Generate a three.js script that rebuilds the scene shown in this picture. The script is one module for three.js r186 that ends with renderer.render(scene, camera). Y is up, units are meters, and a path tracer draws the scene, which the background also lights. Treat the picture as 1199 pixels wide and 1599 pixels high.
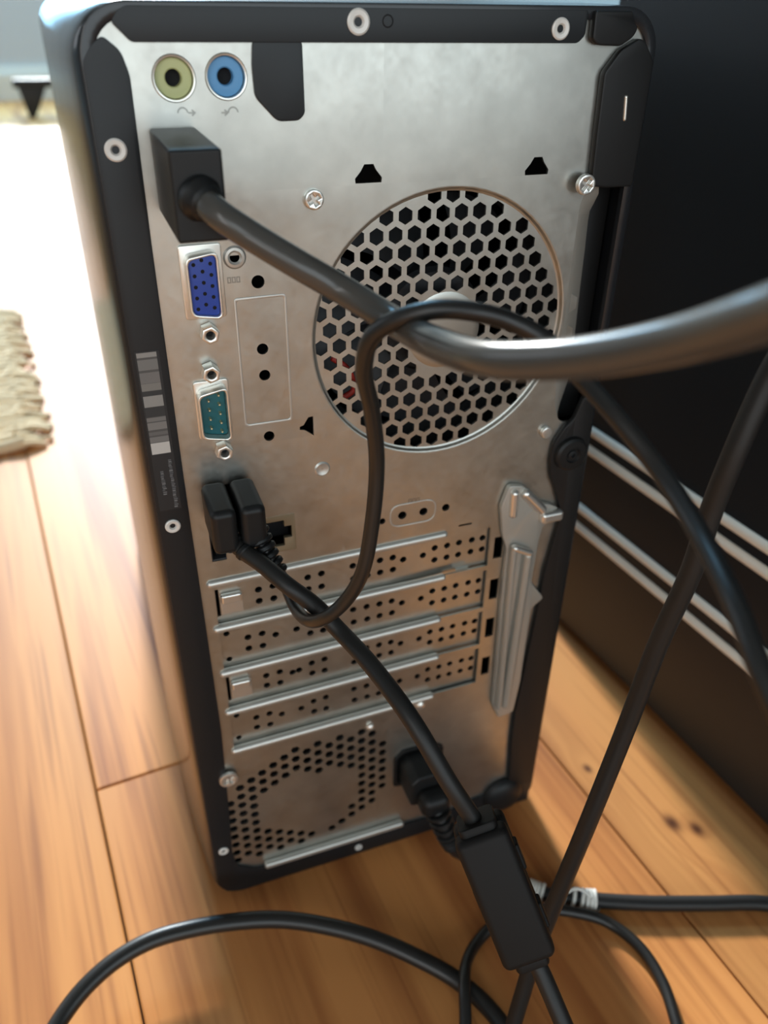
import * as THREE from 'three';
import { mergeGeometries, toCreasedNormals } from 'three/addons/utils/BufferGeometryUtils.js';
import { RoundedBoxGeometry } from 'three/addons/geometries/RoundedBoxGeometry.js';
import { RectAreaLightUniformsLib } from 'three/addons/lights/RectAreaLightUniformsLib.js';

// ---------------------------------------------------------------- camera, sky, sun, window light, exposure
const scene = new THREE.Scene();
const camera = new THREE.PerspectiveCamera(65.05, 1199 / 1599, 0.02, 60);
camera.position.set(-0.00804, 0.38167, 0.24892);
camera.rotation.set(THREE.MathUtils.degToRad(-32.5628), THREE.MathUtils.degToRad(-20.5774), THREE.MathUtils.degToRad(0.8488), 'YXZ');
camera.focus = 0.26;
camera.userData.fStop = 9.5;
scene.add(camera);

const ROOM_TURN = THREE.MathUtils.degToRad(5.2);       // the boards and the walls stand 5 degrees off the computer
const R = { left: -2.6, right: 2.3, back: 2.0, far: -3.86, top: 2.9 };
const room = (u, y, w) => new THREE.Vector3(u, y, w).applyAxisAngle(new THREE.Vector3(0, 1, 0), ROOM_TURN);

scene.background = new THREE.Color(0.62, 0.78, 1.0);
scene.backgroundIntensity = 1.2;

const sun = new THREE.DirectionalLight(new THREE.Color(1.0, 0.96, 0.88), 7.1);
const SUN_AZ = THREE.MathUtils.degToRad(2.2), SUN_EL = THREE.MathUtils.degToRad(27);
sun.position.set(Math.sin(SUN_AZ) * Math.cos(SUN_EL) * 8, Math.sin(SUN_EL) * 8, -Math.cos(SUN_AZ) * Math.cos(SUN_EL) * 8);
sun.target.position.set(0, 0, 0);
sun.castShadow = true;
sun.shadow.radius = 11;
sun.shadow.mapSize.set(2048, 2048);
Object.assign(sun.shadow.camera, { left: -3, right: 3, top: 3, bottom: -3, near: 0.5, far: 14 });
scene.add(sun, sun.target);

RectAreaLightUniformsLib.init();
// daylight in openings out of view: far wall, wall behind the camera, left wall, ceiling
const WINDOWS = {
  far: { u0: 0.04, u1: 0.98, y0: 0.41, y1: 2.8, L: 19, color: [0.3, 0.67, 1.0] },
  back: { u0: -1.3, u1: 1.1, y0: 0.12, y1: 1.3, L: 1.85, color: [0.93, 1.0, 0.95] },  // unseen opening behind the camera, placed to light the tower back panel
  left: { w0: -3.4, w1: -1.5, y0: 0.8, y1: 2.3, L: 1.0, color: [1.0, 0.95, 0.86] },  // unseen opening, placed to brighten the strips on the cabinet
  side: { u0: -2.5, u1: -1.55, y0: 0.12, y1: 2.3, L: 3.4, color: [1.0, 0.97, 0.9] },       // second unseen opening behind, farther left, placed to brighten the cabinet strips
  sky: { u0: 0.0, u1: 1.0, w0: -3.8, w1: -2.75, L: 38, color: [0.3, 0.67, 1.0] },       // unseen roof light above the far window, placed for the bluish floor sheen
};
function windowLight(W, at, towards, width) {
  const l = new THREE.RectAreaLight(new THREE.Color(...W.color), W.L, width, W.y1 - W.y0);
  l.position.copy(at); l.lookAt(towards); scene.add(l);
}
{
  const F = WINDOWS.far, B = WINDOWS.back, L = WINDOWS.left, mid = (a, b) => (a + b) / 2;
  windowLight(F, room(mid(F.u0, F.u1), mid(F.y0, F.y1), R.far + 0.02), room(mid(F.u0, F.u1), mid(F.y0, F.y1), 5), F.u1 - F.u0);
  windowLight(B, room(mid(B.u0, B.u1), mid(B.y0, B.y1), R.back - 0.02), room(mid(B.u0, B.u1), mid(B.y0, B.y1), -5), B.u1 - B.u0);
  const Sd = WINDOWS.side; windowLight(Sd, room(mid(Sd.u0, Sd.u1), mid(Sd.y0, Sd.y1), R.back - 0.02), room(mid(Sd.u0, Sd.u1), mid(Sd.y0, Sd.y1), -5), Sd.u1 - Sd.u0);
  const K = WINDOWS.sky, kl = new THREE.RectAreaLight(new THREE.Color(...K.color), K.L, K.u1 - K.u0, K.w1 - K.w0);
  kl.position.copy(room(mid(K.u0, K.u1), R.top - 0.02, mid(K.w0, K.w1))); kl.rotation.set(-Math.PI / 2, ROOM_TURN, 0, 'YXZ'); scene.add(kl);
  windowLight(L, room(R.left + 0.02, mid(L.y0, L.y1), mid(L.w0, L.w1)), room(5, mid(L.y0, L.y1), mid(L.w0, L.w1)), L.w1 - L.w0);
}
const EXPOSURE = 0.9;

// ---------------------------------------------------------------- helpers
let seed = 20240517;
const rnd = () => { seed = (seed + 0x6d2b79f5) | 0; let t = Math.imul(seed ^ (seed >>> 15), 1 | seed); t = (t + Math.imul(t ^ (t >>> 7), 61 | t)) ^ t; return ((t ^ (t >>> 14)) >>> 0) / 4294967296; };
const used = {};
const numbered = (n) => { const k = used[n] = (used[n] ?? -1) + 1; return k ? `${n}_${String(k).padStart(3, '0')}` : n; };
const MM = 0.001;
const V = (x, y, z) => new THREE.Vector3(x, y, z);
const plain = (g) => { const h = g.index ? g.toNonIndexed() : g.clone(); for (const k of Object.keys(h.attributes)) if (!['position', 'normal', 'uv'].includes(k)) h.deleteAttribute(k); return h; };
const crease = (g, a = 0.6) => toCreasedNormals(plain(g), a);
// one Mesh from geometries written in millimetres
function part(name, geos, material, parent, label) {
  const list = (Array.isArray(geos) ? geos : [geos]).map(plain);
  const g = list.length > 1 ? mergeGeometries(list) : list[0];
  g.scale(MM, MM, MM);
  const m = new THREE.Mesh(g, material);
  m.name = numbered(name); m.castShadow = m.receiveShadow = true;
  if (label) m.userData.label = label;
  parent.add(m);
  return m;
}
function thing(name, label, category, [x, y, z] = [0, 0, 0], group) {      // position in millimetres
  const o = new THREE.Group(); o.name = numbered(name);
  o.position.set(x * MM, y * MM, z * MM);
  o.userData = { label, category };
  if (group) o.userData.group = group;
  scene.add(o);
  return o;
}
function struct(name, geo, material, parent = scene) {                    // metres
  const m = new THREE.Mesh(geo, material); m.name = numbered(name); m.castShadow = m.receiveShadow = true;
  if (parent === scene) m.userData.kind = 'structure';
  parent.add(m);
  return m;
}
const poly = (pts) => { const s = new THREE.Shape(); pts.forEach(([x, y], i) => (i ? s.lineTo(x, y) : s.moveTo(x, y))); s.closePath(); return s; };
const smoothPoly = (pts, r) => {                                         // polygon with rounded corners
  const s = new THREE.Shape(), n = pts.length;
  for (let i = 0; i < n; i++) {
    const p = pts[i], a = pts[(i + n - 1) % n], b = pts[(i + 1) % n];
    const la = Math.hypot(a[0] - p[0], a[1] - p[1]), lb = Math.hypot(b[0] - p[0], b[1] - p[1]);
    const k = Math.min(r, la * 0.45, lb * 0.45);
    const p0 = [p[0] + (a[0] - p[0]) / la * k, p[1] + (a[1] - p[1]) / la * k], p1 = [p[0] + (b[0] - p[0]) / lb * k, p[1] + (b[1] - p[1]) / lb * k];
    if (i) s.lineTo(...p0); else s.moveTo(...p0);
    s.quadraticCurveTo(p[0], p[1], ...p1);
  }
  s.closePath();
  return s;
};
const circlePath = (x, y, r, n = 14) => { const p = new THREE.Path(); for (let i = 0; i < n; i++) { const a = i / n * Math.PI * 2, q = [x + r * Math.cos(a), y + r * Math.sin(a)]; i ? p.lineTo(...q) : p.moveTo(...q); } p.closePath(); return p; };
const hexPath = (x, y, r) => { const p = new THREE.Path(); for (let i = 0; i < 6; i++) { const a = i / 6 * Math.PI * 2 + Math.PI / 6, q = [x + r * Math.cos(a), y + r * Math.sin(a)]; i ? p.lineTo(...q) : p.moveTo(...q); } p.closePath(); return p; };
const polyPath = (pts) => { const p = new THREE.Path(); pts.forEach(([x, y], i) => (i ? p.lineTo(x, y) : p.moveTo(x, y))); p.closePath(); return p; };
const rectPath = (x0, y0, x1, y1) => polyPath([[x0, y0], [x1, y0], [x1, y1], [x0, y1]]);
function slab(shape, z0, z1, bevel = 0, seg = 2) {
  const g = new THREE.ExtrudeGeometry(shape, { depth: z1 - z0 - 2 * bevel, bevelEnabled: bevel > 0, bevelSize: bevel, bevelThickness: bevel, bevelOffset: -bevel, bevelSegments: seg, curveSegments: 8 });
  g.translate(0, 0, z0 + bevel);
  return crease(g, 0.5);
}
const box = (w, h, d, x, y, z, r = 0.4, seg = 2) => new RoundedBoxGeometry(w, h, d, seg, Math.min(r, w / 2.01, h / 2.01, d / 2.01)).translate(x, y, z);
const cyl = (r0, r1, len, x, y, z, n = 24) => new THREE.CylinderGeometry(r1, r0, len, n).rotateX(Math.PI / 2).translate(x, y, z + len / 2);   // along +z from z; r0 behind, r1 in front
const lathe = (pts, x, y, z, n = 32) => crease(new THREE.LatheGeometry(pts.map(([r, h]) => new THREE.Vector2(r, h)), n).rotateX(Math.PI / 2).translate(x, y, z), 0.5);
const bar = (x0, y0, x1, y1, r, z, flat = 1) => { const L = Math.hypot(x1 - x0, y1 - y0); return new THREE.CapsuleGeometry(r, L, 6, 14).scale(1, 1, flat).rotateZ(Math.atan2(y1 - y0, x1 - x0) - Math.PI / 2).translate((x0 + x1) / 2, (y0 + y1) / 2, z); };
const curveOf = (pts, tension = 0.5) => new THREE.CatmullRomCurve3(pts.map((p) => V(...p)), false, 'centripetal', tension);
const tube = (pts, r, n = 240, radial = 18) => new THREE.TubeGeometry(curveOf(pts), n, r, radial, false);
function along(a, b, geo) {                                               // geometry built along +y placed from a towards b
  const d = V(...b).sub(V(...a)), q = new THREE.Quaternion().setFromUnitVectors(V(0, 1, 0), d.clone().normalize());
  return geo.applyQuaternion(q).translate(...a);
}

// ---------------------------------------------------------------- textures
const hash = (x, y, s) => { let t = Math.imul(x, 374761393) ^ Math.imul(y, 668265263) ^ Math.imul(s, 2147483647 ^ 1274126177); t = Math.imul(t ^ (t >>> 13), 1274126177); return ((t ^ (t >>> 16)) >>> 0) / 4294967296; };
function noise(x, y, s) {
  const i = Math.floor(x), j = Math.floor(y), f = x - i, g = y - j, u = f * f * (3 - 2 * f), v = g * g * (3 - 2 * g);
  return (hash(i, j, s) * (1 - u) + hash(i + 1, j, s) * u) * (1 - v) + (hash(i, j + 1, s) * (1 - u) + hash(i + 1, j + 1, s) * u) * v;
}
const fbm = (x, y, s, o = 4) => { let a = 0, k = 0.5; for (let i = 0; i < o; i++) { a += k * noise(x, y, s + i * 17); x *= 2.03; y *= 2.03; k *= 0.5; } return a / (1 - Math.pow(0.5, o)); };
function dataTexture(w, h, fn, srgb) {
  const d = new Uint8Array(w * h * 4);
  for (let y = 0; y < h; y++) for (let x = 0; x < w; x++) { const c = fn(x / w, y / h); const k = (y * w + x) * 4; d[k] = c[0]; d[k + 1] = c[1]; d[k + 2] = c[2]; d[k + 3] = c[3] ?? 255; }
  const t = new THREE.DataTexture(d, w, h); t.magFilter = THREE.LinearFilter; t.minFilter = THREE.LinearMipmapLinearFilter; t.generateMipmaps = true;
  t.wrapS = t.wrapT = THREE.RepeatWrapping; if (srgb) t.colorSpace = THREE.SRGBColorSpace; t.needsUpdate = true;
  return t;
}
const mixc = (a, b, t) => a.map((v, i) => v + (b[i] - v) * t);
function woodTexture(s, tone, knots) {
  return dataTexture(256, 1024, (u, y) => {
    const x = u * 2;                                                     // two hand-widths of grain across a board
    let bend = (fbm(x * 1.3, y * 2.2, s) - 0.5) * 1.1, pull = 0;
    for (const [kx, ky, r] of knots) { const dx = (u - kx) * 0.253, dy = (y - ky) * 1.22, d = Math.hypot(dx, dy * 0.6); pull += Math.exp(-d * d / (r * r * 14)) * 0.9; }
    const streak = fbm((x + bend * 0.16 + pull * 0.1) * 9, y * 3.0, s + 3), fine = fbm(x * 48, y * 9, s + 7, 3), broad = fbm(x * 2.2, y * 1.6, s + 11, 3);
    let c = mixc([214, 152, 92], [150, 92, 52], Math.min(1, Math.max(0, (streak - 0.42) * 2.4)));
    c = mixc(c, [232, 178, 112], Math.min(1, Math.max(0, (broad - 0.5) * 2.4)) * 0.6);
    c = mixc(c, [112, 64, 36], Math.max(0, fine - 0.56) * 1.1);
    for (const [kx, ky, r] of knots) { const d = Math.hypot((u - kx) * 0.253, (y - ky) * 1.22 * 0.7); c = mixc(c, [70, 38, 22], Math.exp(-d * d / (r * r)) * 0.9); }
    return c.map((v) => Math.max(0, Math.min(255, v * tone)));
  }, true);
}
const galvanRough = dataTexture(256, 256, (x, y) => { const n = 128 + (fbm(x * 14, y * 14, 5) - 0.5) * 34 + (fbm(x * 50, y * 50, 9, 2) - 0.5) * 30; return [n, n, n]; });
const galvanColor = dataTexture(256, 256, (x, y) => { const n = 232 + (fbm(x * 12, y * 12, 25) - 0.5) * 26; return [n, n, n]; }, true);
for (const t of [galvanRough, galvanColor]) t.repeat.set(0.012, 0.012);   // uv of extruded sheets is in millimetres

// ---------------------------------------------------------------- materials
const C = (r, g, b) => new THREE.Color().setRGB(r, g, b);
const std = (color, roughness, metalness = 0, more = {}) => new THREE.MeshStandardMaterial({ color, roughness, metalness, ...more });
const phys = (color, roughness, metalness = 0, more = {}) => new THREE.MeshPhysicalMaterial({ color, roughness, metalness, ...more });
const M = {
  steel: std(C(0.66, 0.66, 0.61), 0.68, 0.95, { roughnessMap: galvanRough, map: galvanColor }),
  steelPlain: std(C(0.62, 0.61, 0.57), 0.4, 0.75),
  bracket: std(C(0.46, 0.45, 0.41), 0.45, 0.6),
  steelShaded: std(C(0.36, 0.34, 0.30), 0.55, 0.3),  // darker steel copy, shading of the bent edge put into its colour
  steelBright: std(C(0.78, 0.77, 0.73), 0.28, 0.85),
  tin: std(C(0.80, 0.78, 0.72), 0.3, 0.85),
  washer: std(C(0.72, 0.70, 0.66), 0.45, 0.2),
  blackPaint: phys(C(0.010, 0.012, 0.014), 0.4, 0, { specularIntensity: 0.7 }),
  blackShell: std(C(0.014, 0.016, 0.019), 0.22),
  blackPlastic: phys(C(0.010, 0.0105, 0.011), 0.45, 0, { specularIntensity: 0.6 }),
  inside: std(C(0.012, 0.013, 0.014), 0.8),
  fanBlade: std(C(0.02, 0.022, 0.025), 0.45),
  cableThick: std(C(0.062, 0.058, 0.052), 0.22),
  cableThin: std(C(0.014, 0.013, 0.012), 0.36),
  ferrite: phys(C(0.009, 0.008, 0.0075), 0.55, 0, { specularIntensity: 0.4 }),
  cableMatt: phys(C(0.013, 0.0125, 0.012), 0.46, 0, { specularIntensity: 0.75 }),
  green: std(C(0.50, 0.52, 0.25), 0.5),
  blue: std(C(0.12, 0.33, 0.60), 0.5),
  vgaBlue: std(C(0.02, 0.06, 0.36), 0.45),
  serialTeal: std(C(0.004, 0.105, 0.125), 0.45),
  gold: std(C(0.75, 0.62, 0.38), 0.35, 0.8),
  socket: std(C(0.30, 0.26, 0.18), 0.45, 0.6),
  red: std(C(0.4, 0.03, 0.02), 0.5),
  hole: std(C(0.006, 0.006, 0.007), 0.9),
  wall: std(C(0.62, 0.62, 0.61), 0.9),
  unseenWall: std(C(0.36, 0.34, 0.31), 0.9),  // walls and ceiling out of view, darkened to lower the bounce light
  trim: std(C(0.80, 0.76, 0.66), 0.5),
  cabinet: std(C(0.011, 0.014, 0.017), 0.42),
  strip: std(C(0.90, 0.82, 0.70), 0.35),
  jute: std(C(0.78, 0.60, 0.38), 0.95),
  tie: std(C(0.74, 0.73, 0.68), 0.6),
  subfloor: std(C(0.12, 0.07, 0.04), 0.9),
};
const woods = [
  woodTexture(11, 1.0, [[0.62, 0.31, 0.0035], [0.4, 0.77, 0.003]]), woodTexture(37, 1.05, [[0.3, 0.62, 0.003]]),
  woodTexture(71, 0.94, [[0.122, 0.461, 0.0034], [0.16, 0.468, 0.0028], [0.045, 0.42, 0.002]]), woodTexture(103, 0.99, []),
].map((t) => phys(C(0.90, 0.80, 0.72), 0.52, 0, { map: t, specularIntensity: 0.36 }));

// ---------------------------------------------------------------- the room
{
  const T = 0.12, W = R.right - R.left, D = R.back - R.far;
  const put = (m, u, y, w) => { m.position.copy(room(u, y, w)); m.rotation.y = ROOM_TURN; return m; };
  const boxm = (w, h, d) => new THREE.BoxGeometry(w, h, d);
  // floor: a slab and boards laid on it, each board a piece
  const floor = put(struct('floor', boxm(W + 2 * T, 0.08, D + 2 * T), M.subfloor), (R.left + R.right) / 2, -0.048, (R.far + R.back) / 2);
  const PW = 0.253, PL = 1.22, gap = 0.0005, th = 0.0082, ch = 0.0008;
  const boardGeo = (w0, w1, shift) => {                                    // chamfered board, long axis z, uv along the grain
    const L = w1 - w0, hx = PW / 2 - gap, hz = L / 2 - gap, p = [], uv = [];
    const q = (a, b, c, d) => { for (const v of [a, b, c, a, c, d]) { p.push(...v); uv.push(v[0] / PW + 0.5, (v[2] + L / 2) / PL + shift); } };
    const t = (sx, sz, i, y) => [sx * (hx - i), y, sz * (hz - i)];
    const ring = [[-1, 1], [1, 1], [1, -1], [-1, -1]];
    q(...ring.map(([a, b]) => t(a, b, ch, th)));
    for (let k = 0; k < 4; k++) { const a = ring[k], b = ring[(k + 1) % 4]; q(t(...a, 0, th - ch * 0.7), t(...b, 0, th - ch * 0.7), t(...b, ch, th), t(...a, ch, th)); q(t(...a, 0, 0), t(...b, 0, 0), t(...b, 0, th - ch * 0.7), t(...a, 0, th - ch * 0.7)); }
    const g = new THREE.BufferGeometry();
    g.setAttribute('position', new THREE.Float32BufferAttribute(p, 3)); g.setAttribute('uv', new THREE.Float32BufferAttribute(uv, 2)); g.computeVertexNormals();
    return g;
  };
  const cache = {}, cx = (R.left + R.right) / 2, cz = (R.far + R.back) / 2;
  const start = { '0': -0.092, '-1': -0.74, '1': -0.5 };
  for (let k = Math.floor((R.left + 0.0463) / PW); k * PW - 0.0463 < R.right; k++) {
    const u = -0.0463 + (k + 0.5) * PW, w0 = start[k] ?? (hash(k, 3, 9) - 0.5) * PL;
    for (let n = -4; n < 3; n++) {
      const a = Math.max(R.far - 0.02, w0 + n * PL), b = Math.min(R.back + 0.02, w0 + (n + 1) * PL);
      if (b - a < 0.03) continue;
      const knotty = k === 1 && n === 0, v = knotty ? 0 : Math.floor(hash(k, n, 41) * 4), full = Math.abs(b - a - PL) < 1e-6, key = full ? 'f' + v : k + '/' + n;
      const g = cache[key] ??= boardGeo(a, b, v * 0.27 + (full ? 0 : hash(k, n, 5)));
      const m = new THREE.Mesh(g, woods[knotty ? 2 : Math.floor(hash(k, n, 77) * 4)]); m.name = numbered('floor_plank'); m.castShadow = m.receiveShadow = true;
      m.position.set(u - cx, 0.048 - th, (a + b) / 2 - cz); floor.add(m);
    }
  }
  {
    const s = poly([[R.left - T, R.far - T], [R.right + T, R.far - T], [R.right + T, R.back + T], [R.left - T, R.back + T]]), K = WINDOWS.sky;
    s.holes.push(rectPath(K.u0, K.w0, K.u1, K.w1));  // opening for the unseen roof light
    put(struct('ceiling', new THREE.ExtrudeGeometry(s, { depth: T, bevelEnabled: false }).rotateX(Math.PI / 2), M.unseenWall), 0, R.top + T, 0);
  }
  put(struct('wall_right', boxm(T, R.top, D), M.unseenWall), R.right + T / 2, R.top / 2, cz);
  // walls with window openings, all out of view
  const holed = (x0, x1, a, b, y0, y1, more) => { const s = poly([[x0, 0], [x1, 0], [x1, R.top], [x0, R.top]]); s.holes.push(rectPath(a, y0, b, y1)); if (more) s.holes.push(rectPath(more.u0, more.y0, more.u1, more.y1)); const g = new THREE.ExtrudeGeometry(s, { depth: T, bevelEnabled: false }); return g; };
  const F = WINDOWS.far, B = WINDOWS.back, Lw = WINDOWS.left;
  put(struct('wall_far', holed(R.left - T, R.right + T, F.u0, F.u1, F.y0, F.y1), M.wall), 0, 0, R.far - T);
  put(struct('wall_back', holed(R.left - T, R.right + T, B.u0, B.u1, B.y0, B.y1, WINDOWS.side), M.unseenWall), 0, 0, R.back);
  const wl = struct('wall_left', holed(-R.back, -R.far, -Lw.w1, -Lw.w0, Lw.y0, Lw.y1).rotateY(Math.PI / 2).translate(-T, 0, 0), M.unseenWall); put(wl, R.left, 0, 0);
  // window frames in the openings, all out of view
  const frame = (w, h) => { const s = poly([[-w / 2, -h / 2], [w / 2, -h / 2], [w / 2, h / 2], [-w / 2, h / 2]]); s.holes.push(rectPath(-w / 2 + 0.04, -h / 2 + 0.04, w / 2 - 0.04, h / 2 - 0.04)); return slab(s, -0.03, 0.03, 0.004); };
  put(struct('window_1', frame(F.u1 - F.u0, F.y1 - F.y0), M.trim), (F.u0 + F.u1) / 2, (F.y0 + F.y1) / 2, R.far - 0.07);
  put(struct('unseen_window_2', frame(B.u1 - B.u0, B.y1 - B.y0), M.trim), (B.u0 + B.u1) / 2, (B.y0 + B.y1) / 2, R.back + 0.07);
  const Sd = WINDOWS.side; put(struct('unseen_window_4', frame(Sd.u1 - Sd.u0, Sd.y1 - Sd.y0), M.trim), (Sd.u0 + Sd.u1) / 2, (Sd.y0 + Sd.y1) / 2, R.back + 0.07);
  const w3 = struct('unseen_window_3', frame(Lw.w1 - Lw.w0, Lw.y1 - Lw.y0).rotateY(Math.PI / 2), M.trim); put(w3, R.left - 0.07, (Lw.y0 + Lw.y1) / 2, (Lw.w0 + Lw.w1) / 2);
  // baseboards with a stepped top
  const profile = (len) => { const s = poly([[0, 0], [0.016, 0], [0.016, 0.095], [0.011, 0.112], [0.008, 0.128], [0, 0.128]]); return new THREE.ExtrudeGeometry(s, { depth: len, bevelEnabled: false }).translate(0, 0, -len / 2); };
  const bf = struct('baseboard_far', profile(W), M.trim); put(bf, cx, 0.0005, R.far); bf.rotation.y = ROOM_TURN - Math.PI / 2;
  const bl = struct('baseboard_left', profile(D), M.trim); put(bl, R.left, 0.0005, cz);
}

// ---------------------------------------------------------------- the computer tower (rear face at z = 0, written in mm with x from its left edge)
const tower = thing('computer_tower', 'black computer tower standing on the wood floor with its grey metal back full of ports', 'computer', [87.5, 0, 0]);
const TX = -87.5;
const tp = (name, geos, mat, label, parent = tower) => part(name, (Array.isArray(geos) ? geos : [geos]).map((g) => plain(g).translate(TX, 0, 0)), mat, parent, label);
const FAN = [106.8, 283.4], FAN_R = 48.0;
const RIBS = [[15.6, 193.9, 111.9, 195.3], [15.9, 171.4, 112.4, 172.9], [16.2, 147.6, 111.5, 149.5], [16.2, 125.2, 111.8, 127.3], [16.8, 101.1, 110.4, 102.9]];
{
  // shell: rounded box whose rear edge rolls in to the frame
  const section = (z, l, r, t, b, rad) => {
    const pts = [], x0 = -l, x1 = 175.6 + r, y0 = -b + 0.6, y1 = 380.8 + t, N = 8;
    for (const [cx, cy, a0] of [[x1 - rad, y1 - rad, 0], [x0 + rad, y1 - rad, 90], [x0 + rad, y0 + rad, 180], [x1 - rad, y0 + rad, 270]])
      for (let i = 0; i <= N; i++) { const a = (a0 + i / N * 90) * Math.PI / 180; pts.push([cx + rad * Math.cos(a), cy + rad * Math.sin(a), z]); }
    return pts;
  };
  const S = [section(-1.2, -3.6, -3.6, -3.6, -3.2, 10), section(1.0, -3.6, -3.6, -3.6, -3.2, 10), section(1.15, -3.4, -3.4, -3.4, -3.0, 10.2), section(1.15, -0.8, -0.8, -0.8, -0.9, 12.5), section(0.9, -0.1, 0, 0, 0, 13), section(0.2, 0.5, 0.3, 0.1, 0, 13.2),
    section(-1.5, 1.3, 0.5, 0.2, 0, 13.5), section(-5, 2.2, 1, 0.35, 0, 14), section(-12, 3.2, 1.5, 0.5, 0, 14.5), section(-26, 4.6, 2, 0.7, 0, 15), section(-50, 6.2, 2, 0.7, 0, 15), section(-90, 7.6, 2, 0.7, 0, 15), section(-340, 8, 2, 0.7, 0, 15), section(-352, 6, 1, 0, 0, 13), section(-356, -2, -4, -4, -4, 9)];
  const p = [], idx = [], n = S[0].length;
  S.flat().forEach((v) => p.push(...v));
  for (let k = 0; k + 1 < S.length; k++) for (let i = 0; i < n; i++) { const a = k * n + i, b = k * n + (i + 1) % n, c = a + n, d = b + n; idx.push(a, c, b, b, c, d); }
  const c0 = (S.length - 1) * n; for (let i = 1; i + 1 < n; i++) idx.push(c0, c0 + i + 1, c0 + i);
  const g = new THREE.BufferGeometry(); g.setAttribute('position', new THREE.Float32BufferAttribute(p, 3)); g.setIndex(idx);
  const h = g.toNonIndexed(); h.setAttribute('uv', new THREE.Float32BufferAttribute(new Float32Array(h.attributes.position.count * 2), 2)); h.computeVertexNormals();
  tp('case_shell', crease(h, 0.7), M.blackShell);

  // galvanised back panel with its cut-outs
  const s = smoothPoly([[3, 3], [172.5, 3], [172.5, 239], [160, 239], [157, 246], [155.8, 262], [155.8, 328], [173, 330], [173, 378.5], [3, 378.5]], 7);
  const H = s.holes;
  H.push(circlePath(...FAN, FAN_R, 72));
  for (const [x, y] of [[23.3, 363], [37.4, 363.2]]) H.push(circlePath(x, y, 5.5, 28));
  const dome = (x, y, k = 1) => polyPath([[x - 4.2, y - 2.6], [x + 4.2, y - 2.6], [x + 4.4, y - 1.2], [x + 2.4, y + 1.2], [x + 1.6, y + 2.8], [x - 1.4, y + 2.8], [x - 2.6, y + 0.8], [x - 4.4, y - 1.2]].map(([a, b]) => [x + (a - x) * k, y + (b - y) * k]));
  H.push(dome(78.7, 336.4), dome(137.4, 336));
  H.push(polyPath([[58.2, 250], [58.2, 257.6], [56.4, 257.4], [54.6, 254.6], [53.2, 254.2], [53.2, 253], [55, 252.6]]));
  for (const [x, y, r] of [[42.1, 306.5, 2.1], [42.1, 252.4, 1.9], [42, 284.4, 1.9], [42.1, 275.2, 1.9], [84.7, 207.6, 1.4], [93.2, 208.7, 1.8], [102.3, 208.6, 1.8], [112.1, 208.5, 1.7]]) H.push(circlePath(x, y, r, 16));
  H.push(rectPath(33.4, 312.8, 37.4, 315.2));
  H.push(polyPath([[17.3, 203.8], [22.8, 203.8], [22.8, 209.4], [26.4, 209.4], [26.4, 203.6], [31.5, 203.6], [31.5, 236], [17.3, 236]]));
  H.push(rectPath(34.2, 202.8, 49.4, 218.8));
  for (let k = 0; k < 4; k++) {
    const a = RIBS[k], b = RIBS[k + 1];
    H.push(polyPath([[16.6, b[1] + 1.2], [134, b[3] + 1.2], [134, a[3] - 1.2], [16.6, a[1] - 1.2]]));
  }
  for (const y of [182.7, 160.1, 137.6, 113.7]) H.push(rectPath(136.2, y - 5.6, 140.4, y + 5.6));
  for (const y of [195.7, 173.0]) H.push(rectPath(118.6, y + 2.0, 124.6, y + 2.9));
  // lower ventilation grille: a field of hexagons round a blank hexagon
  const blank = [[29.5, 62.6], [47.2, 72.6], [69, 64.2], [68.9, 42.4], [53.2, 28.4], [29.5, 40.6]];
  const inside = (x, y, P) => { let c = false; for (let i = 0, j = P.length - 1; i < P.length; j = i++) if (P[i][1] > y !== P[j][1] > y && x < (P[j][0] - P[i][0]) * (y - P[i][1]) / (P[j][1] - P[i][1]) + P[i][0]) c = !c; return c; };
  const field = [[10.5, 68], [16, 80], [28, 85], [44, 93.5], [60, 93.6], [82, 91.5], [88, 82], [88.5, 46], [80, 38], [62, 27], [50, 22.5], [20, 21], [10.5, 24]];
  const grow = (P, k) => { const cx = P.reduce((t, q) => t + q[0], 0) / P.length, cy = P.reduce((t, q) => t + q[1], 0) / P.length; return P.map(([x, y]) => { const d = Math.hypot(x - cx, y - cy); return [cx + (x - cx) * (d + k) / d, cy + (y - cy) * (d + k) / d]; }); };
  const big = grow(blank, 2.4);
  const hexFlat = (x, y, r) => polyPath([0, 1, 2, 3, 4, 5].map((k) => [x + r * Math.cos(k * Math.PI / 3), y + r * Math.sin(k * Math.PI / 3)]));
  for (let i = 0; i < 15; i++) for (let j = 0; j < 13; j++) {
    const x = 11.6 + i * 5.35 + (hash(i, j, 61) - 0.5) * 0.04, y = 24 + j * 6.1 + (i % 2 ? 3.05 : 0) + (hash(i, j, 62) - 0.5) * 0.04;
    if (inside(x, y, field) && !inside(x, y, big)) H.push(hexFlat(x, y, 2.2 + (hash(i, j, 63) - 0.5) * 0.02));
  }
  H.push(polyPath([[93, 47], [118, 42], [118, 66], [112, 70], [97, 70], [93, 66]]));
  tp('back_panel', slab(s, -1, 0), M.steel);

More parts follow.
